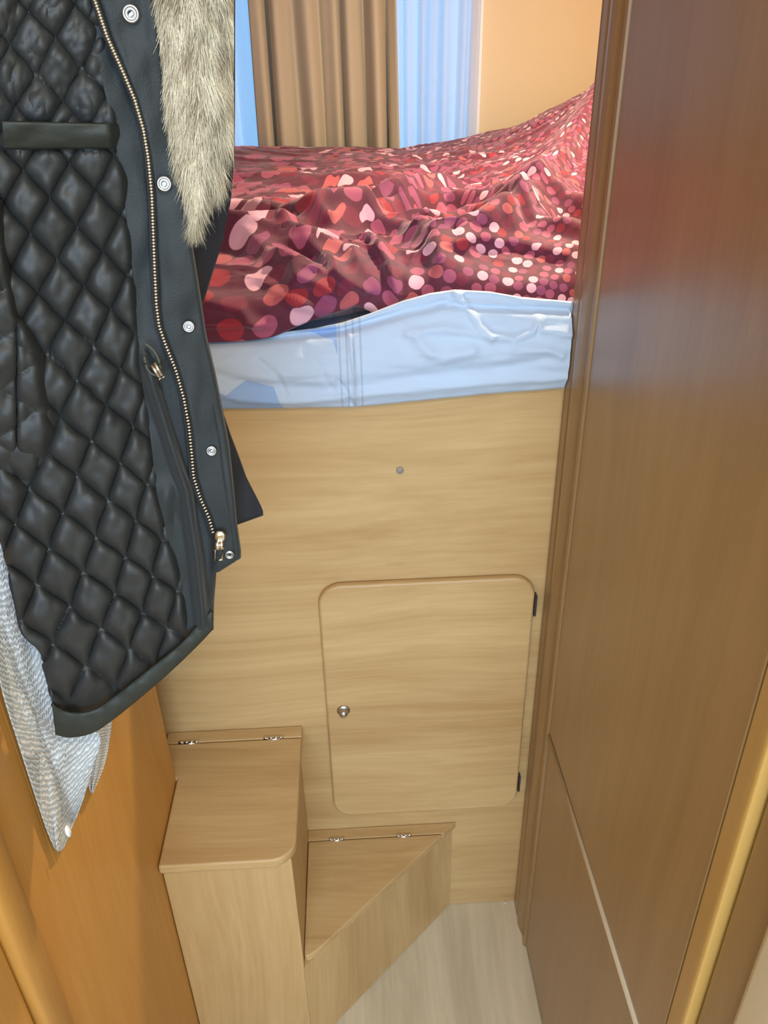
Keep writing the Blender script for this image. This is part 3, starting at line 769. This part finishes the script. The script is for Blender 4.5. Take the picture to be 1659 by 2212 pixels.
for k in range(31000):
    t = rnd.random(); s = rnd.random()*.98; i = t*60; i0 = min(59, int(i)); f_ = i-i0
    l_ = (A1[i0][0]*(1-f_)+A1[i0+1][0]*f_); r_ = (A2[i0][0]*(1-f_)+A2[i0+1][0]*f_); v0 = A1[i0][1]*(1-f_)+A1[i0+1][1]*f_
    u0 = l_*(1-s)+r_*s; y0 = yfur(u0, v0, t, s)
    clump = fbm(u0*.03, v0*.015, 3.0, 2)
    ln = rnd.uniform(45, 88); ang = .06+.40*clump+rnd.gauss(0, .10)+(s-.5)*(.15-.6*max(0, (v0-330)/120))-.05
    du, dv = math.sin(ang)*ln, math.cos(ang)*ln
    ds = rnd.uniform(.006, .016); wd = rnd.uniform(.00009, .00019); cur = rnd.gauss(0, 8)
    b0 = len(V); shade = min(1, max(0, .55+.5*clump+rnd.gauss(0, .22)))
    for q in range(5):
        g = q/4
        uu = min(505, u0+du*g+cur*g*g) ; vv = v0+dv*g
        pt = at(uu, vv, 1, y0-ds*math.sin(math.pi*min(1, .15+g*.75)))
        ww = wd*(1-g**2*.85)
        V += [pt+Vector((-ww, 0, 0)), pt+Vector((ww, -ww*.5, 0))]; UVs += [(shade, g)]*2
    for q in range(4): F.append((b0+2*q, b0+2*q+1, b0+2*q+3, b0+2*q+2))
hair = mesh('fur_hair', V, F, m_fur, fur, True, uv=UVs)

# ------------------------------------------------------------------ white crinkled scarf behind the coat
m_sc, nt, b = newmat('gauze_scarf_cloth'); L = nt.links.new
b.inputs['Base Color'].default_value = (.90, .93, .95, 1); b.inputs['Roughness'].default_value = .85; b.inputs['Sheen Weight'].default_value = .3
tl = N(nt, 'ShaderNodeBsdfTranslucent'); tl.inputs[0].default_value = (.7, .74, .76, 1)
tr = N(nt, 'ShaderNodeBsdfTransparent')
ma = N(nt, 'ShaderNodeMixShader'); ma.inputs[0].default_value = .2; L(b.outputs[0], ma.inputs[1]); L(tl.outputs[0], ma.inputs[2])
tc = N(nt, 'ShaderNodeTexCoord'); wv = N(nt, 'ShaderNodeTexNoise'); mp = N(nt, 'ShaderNodeMapping'); mp.inputs['Scale'].default_value = (14, 150, 1)
L(tc.outputs['UV'], mp.inputs[0]); L(mp.outputs[0], wv.inputs['Vector']); wv.inputs['Scale'].default_value = 1; wv.inputs['Detail'].default_value = 2
mr = N(nt, 'ShaderNodeMapRange'); mr.inputs['From Min'].default_value = .44; mr.inputs['From Max'].default_value = .60; mr.inputs['To Min'].default_value = .90; mr.inputs['To Max'].default_value = 1.0
L(wv.outputs['Fac'], mr.inputs['Value'])
mb = N(nt, 'ShaderNodeMixShader'); L(mr.outputs[0], mb.inputs[0]); L(tr.outputs[0], mb.inputs[1]); L(ma.outputs[0], mb.inputs[2]); L(mb.outputs[0], nt.nodes['Material Output'].inputs[0])
bp = N(nt, 'ShaderNodeBump'); bp.inputs['Strength'].default_value = .7; bp.inputs['Distance'].default_value = .0022; b.inputs['Specular IOR Level'].default_value = .15
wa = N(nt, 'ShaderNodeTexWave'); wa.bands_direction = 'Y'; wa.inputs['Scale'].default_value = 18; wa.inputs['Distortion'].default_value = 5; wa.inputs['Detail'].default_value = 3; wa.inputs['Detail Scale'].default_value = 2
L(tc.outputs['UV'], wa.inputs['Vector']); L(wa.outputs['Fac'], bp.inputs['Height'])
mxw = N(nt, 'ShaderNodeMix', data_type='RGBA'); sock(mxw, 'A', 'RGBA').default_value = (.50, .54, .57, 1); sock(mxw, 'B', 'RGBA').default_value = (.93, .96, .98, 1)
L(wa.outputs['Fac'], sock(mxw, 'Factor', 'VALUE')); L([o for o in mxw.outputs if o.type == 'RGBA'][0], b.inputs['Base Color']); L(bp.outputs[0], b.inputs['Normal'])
L1 = crv([(-60, 1100), (-30, 1300), (2, 1480), (38, 1600), (70, 1700), (100, 1790), (118, 1832)], 160)
R1 = crv([(60, 1120), (100, 1400), (150, 1540), (215, 1588), (200, 1660), (178, 1730), (140, 1826)], 160)
P, UV = [], []
for i in range(161):
    row, uvr = [], []
    for j in range(61):
        s = j/60; u_ = L1[i][0]*(1-s)+R1[i][0]*s; v_ = L1[i][1]*(1-s)+R1[i][1]*s+10*math.sin(math.pi*s)
        yx = at(u_, v_, 0, -.2600).y
        yt = ybase(u_, v_)+.016+.05*max(0, .35-s)
        yy = yx if yt > yx else yx+(yt-yx)*min(1, s*3.2)*.8
        yy += (.003*math.sin(math.pi*3.0*s+1)+.004*fbm(s*3, i*.05+s*2, 3, 2))*min(1, s*4)
        row.append(at(u_, v_, 1, min(yy, yx))); uvr.append((s*.6, i/160+.16*s*s-.05*s))
    P.append(row); UV.append(uvr)
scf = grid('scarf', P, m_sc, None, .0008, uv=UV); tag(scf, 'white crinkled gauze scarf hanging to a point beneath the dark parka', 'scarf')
L2 = crv([(180, 1560), (186, 1640), (190, 1690), (196, 1712)], 30); R2 = crv([(243, 1540), (238, 1590), (226, 1650), (200, 1714)], 30)
P, UV = [], []
for i in range(31):
    P.append([at(L2[i][0]*(1-j/16)+R2[i][0]*j/16, L2[i][1]*(1-j/16)+R2[i][1]*j/16, 0, -.257+.002*math.sin(j*.8)) for j in range(17)]); UV.append([(j/32, i/60+.3) for j in range(17)])
grid('scarf_end', P, m_sc, scf, .0008, uv=UV)
V, F = lathe(at(146, 1796, 0, -.248), (.75, -.5, .3), [(.0005, 0), (.0028, .0006), (.0030, .0014), (.0005, .002)], 14)
V = [Vector((p.x, p.y, at(146, 1796, 0, -.248).z+(p.z-at(146, 1796, 0, -.248).z)*2.4)) for p in V]
tag(mesh('tag', V, F, m_white, scf, True), 'tiny white plastic tag')

# ------------------------------------------------------------------ crumb on the floor
c = at(1091, 1950, 2, .0015)
V, F = lathe((c.x, c.y, .0), (0, 0, 1), [(.0012, .0002), (.0019, .0012), (.0010, .0024)], 8)
tag(mesh('crumb', V, F, m_white, None, True), 'tiny white crumb on the floor at the foot of the panel', 'crumb')
